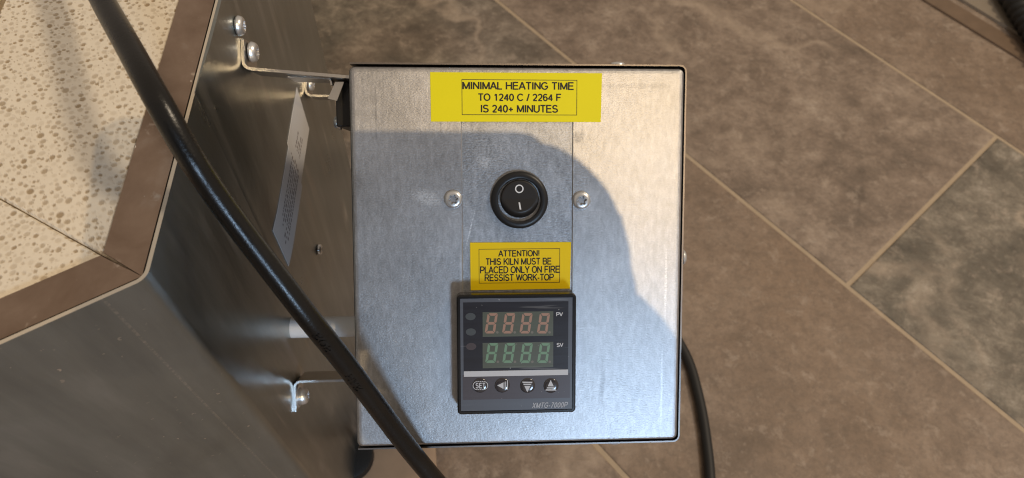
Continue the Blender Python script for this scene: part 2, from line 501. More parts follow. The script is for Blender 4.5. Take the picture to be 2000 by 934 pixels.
def make_floor():
    bm = bmesh.new()
    lay = bm.loops.layers.float_color.new('tile')
    g = 4.5
    rnd = random.Random(4)
    special = {(0, 0): (0.05, 0.31, 0.12), (0, 1): (0.95, 0.62, 0.0), (-1, 0): (0.12, 0.13, 0.92), (-1, -1): (0.62, 0.77, 0.0), (1, 0): (0.05, 0.5, 0.6), (1, -1): (0.05, 0.44, 0.7), (-2, 0): (0.1, 0.22, 0.2)}
    for row in range(-9, 12):
        for col in range(-6, 6):
            s0 = 6 + (col - 1) * 600 + (0 if row % 2 == 0 else 300)
            n0 = row * 300
            k = (row, col)
            val = special.get(k, (rnd.choice((0.1, 0.3, 0.7)), rnd.random(), rnd.choice((0, 0.3, 0.8))))
            b = 1.2
            loops = []
            for inset, z in ((0, -1.6), (0, -0.9), (b * 0.5, -0.25), (b * 1.5, 0.0)):
                ring = []
                for a, c in ((s0 + g / 2 + inset, n0 + g / 2 + inset), (s0 + 600 - g / 2 - inset, n0 + g / 2 + inset), (s0 + 600 - g / 2 - inset, n0 + 300 - g / 2 - inset), (s0 + g / 2 + inset, n0 + 300 - g / 2 - inset)):
                    p = fl(a, c); ring.append(bm.verts.new((p[0], p[1], z)))
                loops.append(ring)
            fs = []
            for A, B in zip(loops[:-1], loops[1:]):
                for i in range(4):
                    fs.append(bm.faces.new((A[i], A[(i + 1) % 4], B[(i + 1) % 4], B[i])))
            fs.append(bm.faces.new(loops[-1]))
            for f in fs:
                for lp in f.loops: lp[lay] = (*val, 1)
    f = flat_poly(bm, [(-4200, -4200), (4200, -4200), (4200, 4200), (-4200, 4200)], -1.1, 1)
    o = build('floor', bm, [M_tile, M_grout])
    tag(o, kind='structure')
make_floor()

# ------------------------------------------------------------------ the kiln
KX, KY = -306.0, 224.8
AP = 214.0                                     # apothem of the casing (outer face at x = -92)
SIDE = 2 * AP / math.sqrt(3)
RIMZ = 423.5
kiln = empty('kiln', (KX, KY, 0))
tag(kiln, 'six sided metal kiln with open top of pale porous firebrick', 'kiln')

def hexpts(ap, r=0.0, n=6):
    """hexagon with faces at 0, 60 ... degrees; corners at 30 + 60k; rounded with radius r"""
    pts = []
    R = ap / math.cos(math.radians(30))
    for k in range(6):
        a = math.radians(30 + 60 * k)
        if r <= 0:
            pts.append((R * math.cos(a), R * math.sin(a)))
        else:
            c = (R - r / math.cos(math.radians(30)))
            cx, cy = c * math.cos(a), c * math.sin(a)
            for i in range(n):
                b = a + math.radians(-30 + 60 * i / (n - 1))
                pts.append((cx + r * math.cos(b), cy + r * math.sin(b)))
    return pts

def casing_material():
    t = NT('kiln_steel')
    o = t.obj()
    big = t.noise(t.mapping(o, (1, 1, 0.5)), 22, 5, 0.6, 0.4)
    vert = t.noise(t.mapping(o, (1, 1, 0.10)), 110, 5, 0.6)
    fine = t.noise(o, 1400, 3)
    c = t.ramp(t.math('ADD', t.math('MULTIPLY', big, 0.5), t.math('MULTIPLY', vert, 0.5)), [(0.32, (0.275, 0.297, 0.292)), (0.55, (0.365, 0.388, 0.380)), (0.72, (0.48, 0.50, 0.49))])
    # dusty wipe streaks
    st = t.noise(t.mapping(o, (1, 1, 0.07), (0.5, 0, 0)), 75, 5, 0.6, 0.5)
    stm = t.math('MULTIPLY', t.ramp(st, [(0.52, 0.0), (0.68, 1.0)]), t.ramp(t.noise(o, 14, 3), [(0.45, 0.05), (0.58, 0.8)]))
    rotv = t.n('ShaderNodeVectorRotate', rotation_type='Z_AXIS'); rotv.inputs['Angle'].default_value = math.radians(60); t.l(o, rotv.inputs['Vector'])
    sx = t.n('ShaderNodeSeparateXYZ'); t.l(rotv.outputs[0], sx.inputs[0])       # face 5 turned to +x: y runs along the face
    onface = t.ramp(t.math('MULTIPLY', sx.outputs[0], 4.0), [(0.8500, 0.0), (0.8545, 1.0)])
    stm = t.math('MULTIPLY', stm, t.math('MULTIPLY_ADD', onface, -0.85, 1.0))
    c = t.mix(stm, c, (0.62, 0.60, 0.57))
    # chalk specks of brick dust, thickest along the fold beside the near corner
    sp = t.n('ShaderNodeTexVoronoi'); sp.inputs['Scale'].default_value = 260; t.l(t.mapping(o, (1, 1, 0.7)), sp.inputs['Vector'])
    spk = t.ramp(sp.outputs['Distance'], [(0.0, 1.0), (0.16, 1.0), (0.20, 0.0)])
    sel = t.ramp(t.noise(o, 700, 1), [(0.60, 0.0), (0.63, 1.0)])
    d = t.math('MULTIPLY', t.math('ABSOLUTE', t.math('SUBTRACT', sx.outputs[1], SIDE / 2 * MM - 0.0125)), 400.0)
    line = t.math('MULTIPLY', t.ramp(d, [(0.0, 1.0), (0.13, 1.0), (0.22, 0.0)]), t.ramp(t.noise(o, 700, 5, 0.7), [(0.44, 0.0), (0.58, 1.0)]))
    sq = t.math('MULTIPLY', t.math('MULTIPLY', spk, sel), t.ramp(t.noise(o, 18, 2), [(0.45, 0.0), (0.6, 0.9)]))
    c = t.mix(t.math('MULTIPLY', t.math('MAXIMUM', sq, t.math('MULTIPLY', line, 0.3)), onface), c, (0.8, 0.74, 0.66))
    t.l(c, t.b.inputs['Base Color'])
    t.l(t.math('MULTIPLY_ADD', stm, 0.25, t.math('ADD', t.math('MULTIPLY', onface, 0.14), t.math('MULTIPLY_ADD', big, 0.16, 0.22))), t.b.inputs['Roughness'])
    t.set(Metallic=0.96)
    t.bump(t.math('ADD', t.math('MULTIPLY', big, 3.0), t.math('MULTIPLY', fine, 0.08)), 0.10, 0.0016)
    return t.m
M_case = casing_material()

bm = bmesh.new()
oc, ic = hexpts(AP, 5.5, 9), hexpts(AP - 1.2, 4.3, 9)
ztop = RIMZ + 0.5
loft(bm, [[(x, y, 20) for x, y in ic], [(x, y, 20) for x, y in oc], [(x, y, ztop) for x, y in oc], [(x, y, ztop) for x, y in ic], [(x, y, RIMZ - 12) for x, y in ic]], cap0=False, cap1=False)
for f in bm.faces:
    zs_ = [v.co.z for v in f.verts]
    if max(zs_) - min(zs_) < 0.01 and min(zs_) > RIMZ: f.material_index = 1
M_edge = simple('lit_sheet_edge', (0.62, 0.55, 0.45), 0.5, 0.35, bump=0.2)  # cut edge of the sheet, its lamplit highlight put into the beige colour
build('casing', bm, [M_case, M_edge], kiln, smooth=25)

bm = bmesh.new()                               # the overlapping end of the sheet, screwed down along a seam
def Lk(p): return (p[0] - KX, p[1] - KY, p[2])
y0, y1 = 193 - KY, 234 - KY
pr = [(AP - 0.2, y0 - 21)] + [(AP + 0.03 + 0.97 * (0.5 - 0.5 * math.cos(math.pi * q / 8)), y0 - 20 + 24 * q / 8) for q in range(9)] + [(AP + 1.0, y1), (AP + 0.05, y1 + 0.01), (AP - 0.2, y1)]
loft(bm, [[(x, y, 24) for x, y in pr], [(x, y, ztop + 0.1) for x, y in pr]])
build('seam_overlap', bm, M_case, kiln, smooth=25)

def rim_material():
    t = NT('rim_steel')
    o = t.obj()
    big = t.noise(o, 45, 5, 0.6, 0.3)
    br = t.noise(o, 900, 3, 0.6)
    c = t.ramp(big, [(0.35, (0.33, 0.235, 0.175)), (0.6, (0.45, 0.335, 0.26)), (0.75, (0.54, 0.44, 0.37))])
    sp = t.ramp(t.noise(o, 420, 1), [(0.75, 0.0), (0.78, 1.0)])
    dust = t.ramp(t.noise(o, 120, 4, 0.7), [(0.62, 0.0), (0.75, 0.6)])
    m = t.math('MAXIMUM', sp, dust)
    c = t.mix(m, c, (0.75, 0.66, 0.55))
    t.l(c, t.b.inputs['Base Color'])
    t.l(t.math('MULTIPLY', t.math('SUBTRACT', 1.0, m), 0.95), t.b.inputs['Metallic'])
    t.l(t.math('MULTIPLY_ADD', m, 0.4, 0.30), t.b.inputs['Roughness'])
    t.bump(br, 0.12, 0.0003)
    return t.m
M_rim = rim_material()
def sector(ap0, ap1, k, gap_in=0.0, gap_out=0.0):
    """trapezoid of face k between two apothems (ap0 > ap1)"""
    a = math.radians(60 * k)
    ca, sa = math.cos(a), math.sin(a)
    t30 = math.tan(math.radians(30))
    h0, h1 = ap0 * t30 - gap_out, ap1 * t30 - gap_in
    q = [(ap0, -h0), (ap0, h0), (ap1, h1), (ap1, -h1)]
    return [(x * ca - y * sa, x * sa + y * ca) for x, y in q]

for k in range(6):
    bm = bmesh.new()
    prism(bm, sector(AP - 1.9, AP - 14.7, k, 0.75, 0.04), RIMZ - 0.8, RIMZ)
    build('rim_plate', bm, M_rim, kiln)

def brick_material():
    t = NT('firebrick')
    o = t.obj()
    big = t.noise(o, 30, 4, 0.6)
    fine = t.noise(o, 900, 5, 0.7)
    c = t.mix(big, (0.74, 0.655, 0.525), (0.81, 0.735, 0.61))
    at = t.n('ShaderNodeAttribute', attribute_name='pit_shade')
    c = t.mix(t.math('MULTIPLY', at.outputs['Fac'], 1.0, clamp=True), c, (0.36, 0.27, 0.17))  # shade inside the pores painted as tan over the shallow pits
    t.l(c, t.b.inputs['Base Color'])
    t.set(Roughness=0.95)
    t.bump(fine, 0.25, 0.0005)
    return t.m
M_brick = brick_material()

def firebrick(k, dense):
    a = math.radians(60 * k)
    ca, sa = math.cos(a), math.sin(a)
    apo, api, top, bot = AP - 3.0, AP - 77.0, RIMZ - 1.1, 22.0
    t30 = math.tan(math.radians(30))
    gap = 0.22
    nu, nv = (190, 620) if dense else (6, 12)
    U = np.linspace(apo, api, nu)
    grid = np.zeros((nu, nv, 3)); pit_shade = np.zeros((nu, nv))
    for i, x in enumerate(U):
        h = x * t30 - gap
        grid[i, :, 0] = x
        grid[i, :, 1] = np.linspace(-h, h, nv)
    rng = np.random.default_rng(10 + k)
    if dense:
        X, Y = grid[..., 0], grid[..., 1]
        dep = np.zeros((nu, nv))
        placed = []
        cell = {}
        for q in range(14000):
            cx = rng.uniform(api - 1, apo); h = cx * t30
            cy = rng.uniform(-h, h)
            r = 0.28 if q > 9000 else rng.choice((0.6, 0.75, 0.9, 1.0, 1.15))
            r *= rng.uniform(0.85, 1.1)
            ci, cj = int(cx // 3), int(cy // 3)
            if any((cx - ox) ** 2 + (cy - oy) ** 2 < ((r + o_r) * 0.95) ** 2 for a_ in (-1, 0, 1) for b_ in (-1, 0, 1) for ox, oy, o_r in cell.get((ci + a_, cj + b_), ())): continue
            if rng.random() < 0.08: continue
            cell.setdefault((ci, cj), []).append((cx, cy, r))
            an = rng.uniform(0, math.pi); el = rng.uniform(0.78, 1.0)
            i0 = np.searchsorted(-U, -(cx + r * 1.3)); i1 = np.searchsorted(-U, -(cx - r * 1.3)) + 1
            j0 = max(0, int((cy - r * 1.3 + h) / (2 * h) * nv) - 6); j1 = min(nv, int((cy + r * 1.3 + h) / (2 * h) * nv) + 7)
            if i1 <= i0 or j1 <= j0: continue
            dx, dy = X[i0:i1, j0:j1] - cx, Y[i0:i1, j0:j1] - cy
            e1 = (dx * math.cos(an) + dy * math.sin(an)) / r; e2 = (-dx * math.sin(an) + dy * math.cos(an)) / (r * el)
            d = np.sqrt(e1 ** 2 + e2 ** 2)
            shape = np.clip((1.12 - d) / 0.42, 0, 1); shape = shape * shape * (3 - 2 * shape)
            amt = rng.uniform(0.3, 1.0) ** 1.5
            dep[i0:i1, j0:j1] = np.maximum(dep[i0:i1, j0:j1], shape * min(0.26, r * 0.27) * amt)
            pit_shade[i0:i1, j0:j1] = np.maximum(pit_shade[i0:i1, j0:j1], shape * amt)
        # ragged, crumbled arrises along the joints
        edge = np.minimum(np.arange(nv), nv - 1 - np.arange(nv))[None, :]
        rag = rng.random((nu, 1)).repeat(nv, 1)
        ker = np.ones(5) / 5
        rag[:, :] = np.convolve(rag[:, 0], ker, 'same')[:, None]
        dep += np.clip(1.0 - edge / (1.0 + 5 * np.clip(rag - 0.35, 0, 1)), 0, 1) * 0.7
        grid[..., 2] = top - dep
    else:
        grid[..., 2] = top
    V = grid.reshape(-1, 3).copy()
    x, y = V[:, 0].copy(), V[:, 1].copy()
    V[:, 0] = x * ca - y * sa; V[:, 1] = x * sa + y * ca
    idx = np.arange(nu * nv).reshape(nu, nv)
    F = np.stack([idx[:-1, :-1], idx[:-1, 1:], idx[1:, 1:], idx[1:, :-1]], -1).reshape(-1, 4)
    border = list(idx[0, :]) + list(idx[1:, -1]) + list(idx[-1, -2::-1]) + list(idx[-2:0:-1, 0])
    nb = len(V)
    low = V[border].copy(); low[:, 2] = bot
    V = np.vstack([V, low])
    side = [(border[i], border[(i + 1) % len(border)], nb + (i + 1) % len(border), nb + i) for i in range(len(border))]
    bottom = tuple(nb + i for i in range(len(border)))
    me = bpy.data.meshes.new('firebrick')
    me.from_pydata((V * MM).tolist(), [], [tuple(r) for r in F.tolist()] + side + [bottom])
    at = me.attributes.new('pit_shade', 'FLOAT', 'POINT')
    at.data.foreach_set('value', np.concatenate([pit_shade.reshape(-1), np.zeros(len(low))]))
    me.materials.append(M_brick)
    bmx = bmesh.new(); bmx.from_mesh(me); bmesh.ops.recalc_face_normals(bmx, faces=bmx.faces); bmx.to_mesh(me); bmx.free()
    o = bpy.data.objects.new('firebrick', me)
    COL.objects.link(o); o.parent = kiln
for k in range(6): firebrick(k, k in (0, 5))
bm = bmesh.new(); prism(bm, hexpts(AP - 78), 24, 90); build('chamber_floor', bm, M_brick, kiln)

# black rubber foot under the casing
for k in range(6):
    a = math.radians(30 + 60 * k)
    R = AP / math.cos(math.radians(30)) - 20
    c = (R * math.cos(a), R * math.sin(a))
    if k == 5:
        c = (AP - 7, 158 - KY)
    bm = bmesh.new()
    lathe(bm, [(17, 0), (21, 2), (20, 20), (17, 21.5)], 28, T=frame_T((c[0], c[1], 0), (0, 0, 1)))
    build('foot', bm, M_rubber, kiln, smooth=40)

def pan_screw(parent, origin, axis, r=3.6, h=2.3, name='screw', washer=False, xaxis=None):
    T = frame_T(origin, axis, xaxis)
    bm = bmesh.new()
    if washer:
        lathe(bm, [(r * 1.25, 0), (r * 1.25, 0.7), (r * 1.1, 0.8)], 28, T=T)
        z0 = 0.8
    else: z0 = 0.0
    rr = r * 0.46
    prof = [(r * 0.92, z0), (r, z0 + h * 0.22), (r * 0.97, z0 + h * 0.45), (r * 0.88, z0 + h * 0.76), (r * 0.74, z0 + h * 0.93), (rr * 1.25, z0 + h), (rr, z0 + h)]
    n = 36
    # six-lobed recess
    rings = [[(q * math.cos(2 * math.pi * i / n), q * math.sin(2 * math.pi * i / n), z) for i in range(n)] for q, z in prof[:-1]]
    def lobe(i, k): return rr * k * (1 + 0.22 * math.cos(6 * 2 * math.pi * i / n + 0.6))
    for z, k in ((z0 + h, 1.0), (z0 + h * 0.45, 0.78)):
        rings.append([(lobe(i, k) * math.cos(2 * math.pi * i / n), lobe(i, k) * math.sin(2 * math.pi * i / n), z) for i in range(n)])
    loops = loft(bm, rings, T=T)
    bm.faces.ensure_lookup_table()
    for f in bm.faces:
        if len(f.verts) > 10: f.material_index = 1
    bm.faces[0].material_index = 0
    lv = set(loops[-1])
    for f in bm.faces:
        if any(v in lv for v in f.verts): f.material_index = 1
    return build(name, bm, [M_screw, M_socket], parent, smooth=35)

AX = (1, 0, 0)
pan_screw(kiln, Lk((-90.7, 224, 610 - 203)), AX, 4.0, 2.7, xaxis=(0, 0.8, 0.3))
pan_screw(kiln, Lk((-90.7, 224.6, 610 - 378)), AX, 3.4, 2.4)

# white rating label wrapped over the seam, printed with rows too blurred to read
label_paper = NT('label_paper')
label_paper.set(Base_Color=(0.78, 0.77, 0.77, 1), Roughness=0.45)
yy = [182.5, 185, 187.5, 190, 193, 196, 215, 233.6, 234.3, 236, 255, 275.8]
def bumpx(y):
    if y < 173: return 0.2
    if y < 198: return 0.25 + 0.97 * (0.5 - 0.5 * math.cos(math.pi * (y - 172) / 24))
    if y < 234: return 1.22
    return max(0.22, 1.22 - (y - 234) * 0.45)
bm = bmesh.new()
rings = []
for y in yy:
    x = -92 + bumpx(y)
    zt = 320.8 - (y - 182) * 0.037; zb = zt - 34.4
    rings.append([Lk((x - 0.15, y, zb)), Lk((x, y, zb)), Lk((x, y, zt)), Lk((x - 0.15, y, zt))])
loft(bm, rings)
lab = build('rating_label', bm, label_paper.m, kiln, smooth=30)
bm = bmesh.new()
rnd = random.Random(7)
rows = [(-9.5, 196, 236), (-12.6, 192, 238), (-15.6, 196, 256), (-18.8, 190, 252), (-21.8, 188, 258), (-24.8, 191, 259)]
for dz, ya, yb in rows:
    y = ya
    while y < yb:
        w = rnd.uniform(0.8, 2.6)
        if 190 < y < 197 or 232 < y < 237: y += 0.9
        x = -92 + max(bumpx(y), bumpx(y + w)) + 0.05
        zt = 320.8 - (y - 182) * 0.037 + dz
        h = rnd.uniform(1.2, 1.8)
        vs = [bm.verts.new(Lk(p)) for p in ((x, y, zt), (x, y + w, zt), (x, y + w, zt + h), (x, y, zt + h))]
        bm.faces.new(vs)
        y += w + rnd.uniform(0.4, 1.0)
build('lettering', bm, M_fadedink, lab)

# ------------------------------------------------------------------ the control box, built flat in its own frame (x right, y up the panel, z towards the viewer)
cbox = empty('control_box', tuple(C0), (TILT, 0, 0))
tag(cbox, 'square galvanised steel control box with yellow labels, bracketed to the side of the kiln', 'control box')
def Lb(p):
    q = np.array(p, float) - C0
    return (float(q[0]), float(np.dot(q, PUP)), float(np.dot(q, NRM)))

PX0, PX1, PY0, PY1 = -65.5, 68.0, -78.4, 75.1
SX0, SX1 = pan(903, 350)[0], pan(1118, 350)[0]
HOLE = (SX0, SX1, -40.0, 62.0)
bm = bmesh.new()
rings = []
nc = 6
for inset, z in ((0, -9), (0, -2.0), (0.15, -1.3), (0.55, -0.6), (1.2, -0.15), (2.0, 0.0), (2.5, 0.0), (3.2, 0.0)):
    rings.append([(x, y, z) for x, y in rrect(PX0 + inset, PX1 - inset, PY0 + inset, PY1 - inset, max(0.6, 2.2 - inset * 0.5), nc)])
loops = loft(bm, rings, cap0=False, cap1=False)
hx0, hx1, hy0, hy1 = HOLE
hv = [bm.verts.new((x, y, 0)) for x, y in ((hx1, hy1), (hx0, hy1), (hx0, hy0), (hx1, hy0))]
last = loops[-1]
for q in range(4):
    for i in range(nc - 1):
        bm.faces.new((last[q * nc + i], last[q * nc + i + 1], hv[q]))
    bm.faces.new((last[q * nc + nc - 1], last[(q * nc + nc) % len(last)], hv[(q + 1) % 4], hv[q]))
hb = [bm.verts.new((v.co.x, v.co.y, -0.9)) for v in hv]
for q in range(4): bm.faces.new((hv[q], hv[(q + 1) % 4], hb[(q + 1) % 4], hb[q])).material_index = 1
bmesh.ops.recalc_face_normals(bm, faces=bm.faces)
bmesh.ops.bevel(bm, geom=[e for e in bm.edges if e.verts[0] in hv and e.verts[1] in hv and abs(e.verts[0].co.x - e.verts[1].co.x) < 0.01], offset=0.28, segments=1, affect='EDGES', material=1)
build('front_panel', bm, [M_panel, M_burr], cbox, smooth=20)
bm = bmesh.new()
box(bm, SX0 - 8, SX1 + 8, -45, 66, -1.9, -0.55)
build('centre_plate', bm, M_strip, cbox)

# outer cover: a sheet wrapped round top, right and bottom, standing off the panel by a hair
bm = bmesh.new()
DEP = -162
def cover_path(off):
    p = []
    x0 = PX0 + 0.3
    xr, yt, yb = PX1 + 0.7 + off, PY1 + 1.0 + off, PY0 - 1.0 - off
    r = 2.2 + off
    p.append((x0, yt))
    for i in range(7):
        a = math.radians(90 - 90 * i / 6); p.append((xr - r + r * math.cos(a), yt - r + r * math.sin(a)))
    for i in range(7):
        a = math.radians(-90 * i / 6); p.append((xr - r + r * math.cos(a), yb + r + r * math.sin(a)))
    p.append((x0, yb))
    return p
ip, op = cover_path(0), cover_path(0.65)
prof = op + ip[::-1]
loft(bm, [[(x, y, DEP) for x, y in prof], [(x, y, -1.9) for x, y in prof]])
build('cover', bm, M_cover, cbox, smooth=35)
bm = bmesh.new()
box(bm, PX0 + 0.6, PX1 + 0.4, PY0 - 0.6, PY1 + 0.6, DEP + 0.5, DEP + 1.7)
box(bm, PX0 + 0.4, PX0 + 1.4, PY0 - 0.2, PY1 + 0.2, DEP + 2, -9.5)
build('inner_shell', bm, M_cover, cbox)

for (px, py) in ((885, 390), (1137, 392)):
    u, v = pan(px, py, 2); pan_screw(cbox, (u, v, 0), (0, 0, 1), 3.65, 1.7, xaxis=(1, 0.3, 0))
u, v = pan(1215, 122); pan_screw(cbox, (u, PY1 + 1.8, -9), (0, 1, 0), 3.3, 1.7)
u, v = pan(1205, 868); pan_screw(cbox, (u, PY0 - 1.8, -7), (0, -1, 0), 3.3, 1.7)
u, v = pan(1335, 505); pan_screw(cbox, (PX1 + 1.5, v, -5), (1, 0, 0), 3.3, 1.7)

def sticker_material(name, col):
    t = NT(name)
    o = t.obj()
    n = t.noise(o, 60, 3)
    t.l(t.mix(n, tuple(c * 0.93 for c in col), col), t.b.inputs['Base Color'])
    t.set(Roughness=0.5)
    t.b.inputs['Specular IOR Level'].default_value = 0.3
    t.bump(t.noise(o, 700, 2), 0.06, 0.0003)
    return t.m
M_yel1 = sticker_material('lemon_tape', (0.86, 0.76, 0.004))
M_yel2 = sticker_material('golden_tape', (0.96, 0.68, 0.002))

def sticker(name, px0, py0, px1, py1, z, mat, skew=0.0):
    x0, y1 = pan(px0, py0, z); x1, y0 = pan(px1, py1, z)
    bm = bmesh.new()
    prism(bm, [(x0 + 0.12, y0), (x1 - 0.35, y0 + skew), (x1, y1 - skew * 0.5), (x0, y1)], z - 0.14, z)
    return build(name, bm, mat, cbox)

def print_lines(bm, lines, z, bold):
    for s, a, b, c, d in lines:
        x0, y1 = pan(a, c, z); x1, y0 = pan(b, d, z)
        add_text(bm, s, x0, x1, y0, y1, z, bold=bold)

ztp = 0.22
lb1 = sticker('warning_label', 840, 141, 1175, 238.5, ztp, M_yel1)
lb1['label'] = 'wide lemon yellow tape label printed with the minimal heating time'
bm = bmesh.new()
print_lines(bm, [('MINIMAL HEATING TIME', 903, 1120.5, 160, 175.5), ('TO 1240 C / 2264 F', 934, 1096, 183, 197.5), ('IS 240+ MINUTES', 939, 1090, 205, 220)], ztp + 0.04, 0.175)
x0, y1 = pan(901.5, 155, ztp); x1, y0 = pan(1127, 225.5, ztp)
flat_frame(bm, x0, x1, y0, y1, 0.24, ztp + 0.03)
build('lettering', bm, M_ink, lb1, recalc=False)

zat = -0.30
lb2 = sticker('attention_label', 918, 474, 1115, 565, zat, M_yel2, 0.25)
lb2['label'] = 'golden yellow tape label warning where the kiln must be placed'
bm = bmesh.new()
print_lines(bm, [('ATTENTION!', 973, 1053.5, 489.5, 500.5), ('THIS KILN MUST BE', 949, 1077, 505, 516.5), ('PLACED ONLY ON FIRE', 937.5, 1093, 521, 532.5), ('RESSIST WORK-TOP', 946.5, 1082, 536.5, 547.5)], zat + 0.04, 0.17)
x0, y1 = pan(935, 486.5, zat); x1, y0 = pan(1093.5, 552, zat)
flat_frame(bm, x0, x1, y0, y1, 0.2, zat + 0.03)
build('lettering', bm, M_ink, lb2, recalc=False)

# rocker switch
sw = empty('rocker_switch'); sw.parent = cbox
su, sv = pan(1015, 391, 1.6)
bm = bmesh.new()
T = lambda p: (su + p[0], sv + p[1], p[2])
lathe(bm, [(11.5, -0.5), (11.5, 0.7), (11.2, 1.3), (10.3, 1.75), (9.2, 1.9), (8.75, 1.7), (8.55, 1.0), (8.5, -4)], 64, T=T, cap0=False, cap1=False)
lathe(bm, [(8.5, -3.6), (0.1, -3.6)], 64, T=T, cap0=False, cap1=False)
build('switch_bezel', bm, M_black, sw, smooth=40)
# rocker: its face tips away at the bottom and ends in a rounded lip
bm = bmesh.new()
N = 56
def rkz(x, y):
    z = 1.35 + 0.10 * max(0, -y) - 0.02 * max(0, y)
    d = math.hypot(x, y - 1.3)
    if y < 0 and d > 6.3: z -= ((d - 6.3) / 2.7) ** 1.6 * 2.6 * min(1, -y / 3)
    return z
def rk2(r, dz):
    return [(r * math.cos(2 * math.pi * i / N), r * math.sin(2 * math.pi * i / N), rkz(r * math.cos(2 * math.pi * i / N), r * math.sin(2 * math.pi * i / N)) + dz) for i in range(N)]
rings = [[(x, y, -3.5) for x, y, z in rk2(7.75, 0)], rk2(7.75, -0.75), rk2(7.7, -0.4), rk2(7.5, -0.12), rk2(7.15, 0)]
for r in (6.8, 6.5, 6.2, 5.9, 5.6, 5.3, 5.0, 4.7, 4.4, 3.6, 2.6, 1.5, 0.3): rings.append(rk2(r, 0))
loft(bm, rings, T=lambda p: (su + 0.1 + p[0], sv + 0.35 + p[1], p[2]))
rocker = build('rocker', bm, M_rocker, sw, smooth=40)
bm = bmesh.new()
cu_, cv_ = pan(1014.3, 369, 1.5)
n = 40
Z1 = 1.42
outer = [bm.verts.new((cu_ + 1.72 * math.cos(2 * math.pi * i / n), cv_ + 1.72 * math.sin(2 * math.pi * i / n), Z1)) for i in range(n)]
inner = [bm.verts.new((cu_ + 1.22 * math.cos(2 * math.pi * i / n), cv_ + 1.22 * math.sin(2 * math.pi * i / n), Z1)) for i in range(n)]
for i in range(n): bm.faces.new((outer[i], outer[(i + 1) % n], inner[(i + 1) % n], inner[i]))
a0 = pan(1014.2, 395.5, 1.6); a1 = pan(1016.6, 409.5, 1.9)
zz = lambda y: 1.35 + 0.11 * max(0, -(y - sv - 0.5)) + 0.06
bm.faces.new([bm.verts.new((x, y, zz(y))) for x, y in ((a0[0] - 0.32, a0[1]), (a0[0] + 0.32, a0[1]), (a1[0] + 0.32, a1[1]), (a1[0] - 0.32, a1[1]))])
build('switch_marks', bm, M_white, sw, recalc=False)

# temperature controller
tc = empty('temperature_controller'); tc.parent = cbox
ZF = 9.0
bx0, by1 = pan(891.5, 577, ZF); bx1, by0 = pan(1124.5, 806, ZF)
bm = bmesh.new()
rr = lambda i, z, r=1.6: [(x, y, z) for x, y in rrect(bx0 + i, bx1 - i, by0 + i, by1 - i, max(0.3, r - i), 6)]
loft(bm, [rr(0.5, -0.9), rr(0.5, 0.6), rr(0.1, 1.2), rr(-0.05, 6.5), rr(0.0, 8.2), rr(0.2, 8.75), rr(0.55, 9.0), rr(1.35, 9.0), rr(1.5, 8.6)])
build('bezel', bm, M_blackgloss, tc, smooth=35)

def film(name, col, rough, col2=None, scr=0.5):
    t = NT(name); o = t.obj()
    n = t.noise(t.mapping(o, (0.05, 1, 1), (0, 0, 0.2)), 900, 3)
    c = t.mix(t.math('MULTIPLY', n, 0.6), col, tuple(min(1, x * 1.25) for x in col))
    s1 = t.ramp(t.noise(t.mapping(o, (0.06, 1, 1), (0, 0, 0.7)), 500, 2), [(0.68, 0.0), (0.73, 1.0)])
    dust = t.ramp(t.noise(o, 900, 1), [(0.77, 0.0), (0.79, 1.0)])
    m = t.math('MAXIMUM', t.math('MULTIPLY', s1, 0.12 * scr), t.math('MULTIPLY', dust, 0.55 * scr))
    c = t.mix(m, c, (0.7, 0.7, 0.7))
    t.l(c, t.b.inputs['Base Color'])
    t.l(t.math('MULTIPLY_ADD', n, 0.12, rough - 0.06), t.b.inputs['Roughness'])
    return t.m
M_faceplate = film('slate_film', (0.100, 0.108, 0.130), 0.33, scr=1.0)
M_window = film('smoked_window', (0.024, 0.024, 0.031), 0.25, scr=1.0)
M_keys = film('key_film', (0.075, 0.062, 0.068), 0.35)
M_led = film('led_backing', (0.095, 0.105, 0.080), 0.30)
M_seg_r = simple('orange_segments', (0.40, 0.235, 0.17), 0.35)
M_seg_g = simple('green_segments', (0.19, 0.32, 0.205), 0.35)
M_lamp = simple('unlit_lamps', (0.075, 0.082, 0.085), 0.35)
M_lamp_r = simple('unlit_lamp_red', (0.075, 0.055, 0.055), 0.35)
M_dot = simple('unlit_points', (0.20, 0.18, 0.15), 0.35)
M_print = simple('pale_print', (0.62, 0.62, 0.64), 0.45)
M_print2 = simple('grey_print', (0.46, 0.47, 0.50), 0.45)

def quad_px(bm, px0, py0, px1, py1, z, z0=None, mi=0):
    x0, y1 = pan(px0, py0, z); x1, y0 = pan(px1, py1, z)
    if z0 is None: flat_poly(bm, [(x0, y0), (x1, y0), (x1, y1), (x0, y1)], z, mi)
    else: prism(bm, [(x0, y0), (x1, y0), (x1, y1), (x0, y1)], z0, z, mi)

bm = bmesh.new(); quad_px(bm, 898.5, 583.5, 1117, 798.5, 8.85, 8.5); build('face_plate', bm, M_faceplate, tc)
bm = bmesh.new(); quad_px(bm, 904.5, 591, 1109.5, 725.5, 8.90, 8.86); build('display_window', bm, M_window, tc)
bm = bmesh.new(); quad_px(bm, 904, 733, 1113, 777, 8.90, 8.86); build('key_strip', bm, M_keys, tc)
bm = bmesh.new(); quad_px(bm, 906, 725.6, 1109.5, 732.4, 8.93, 8.87); build('white_bar', bm, M_print, tc)

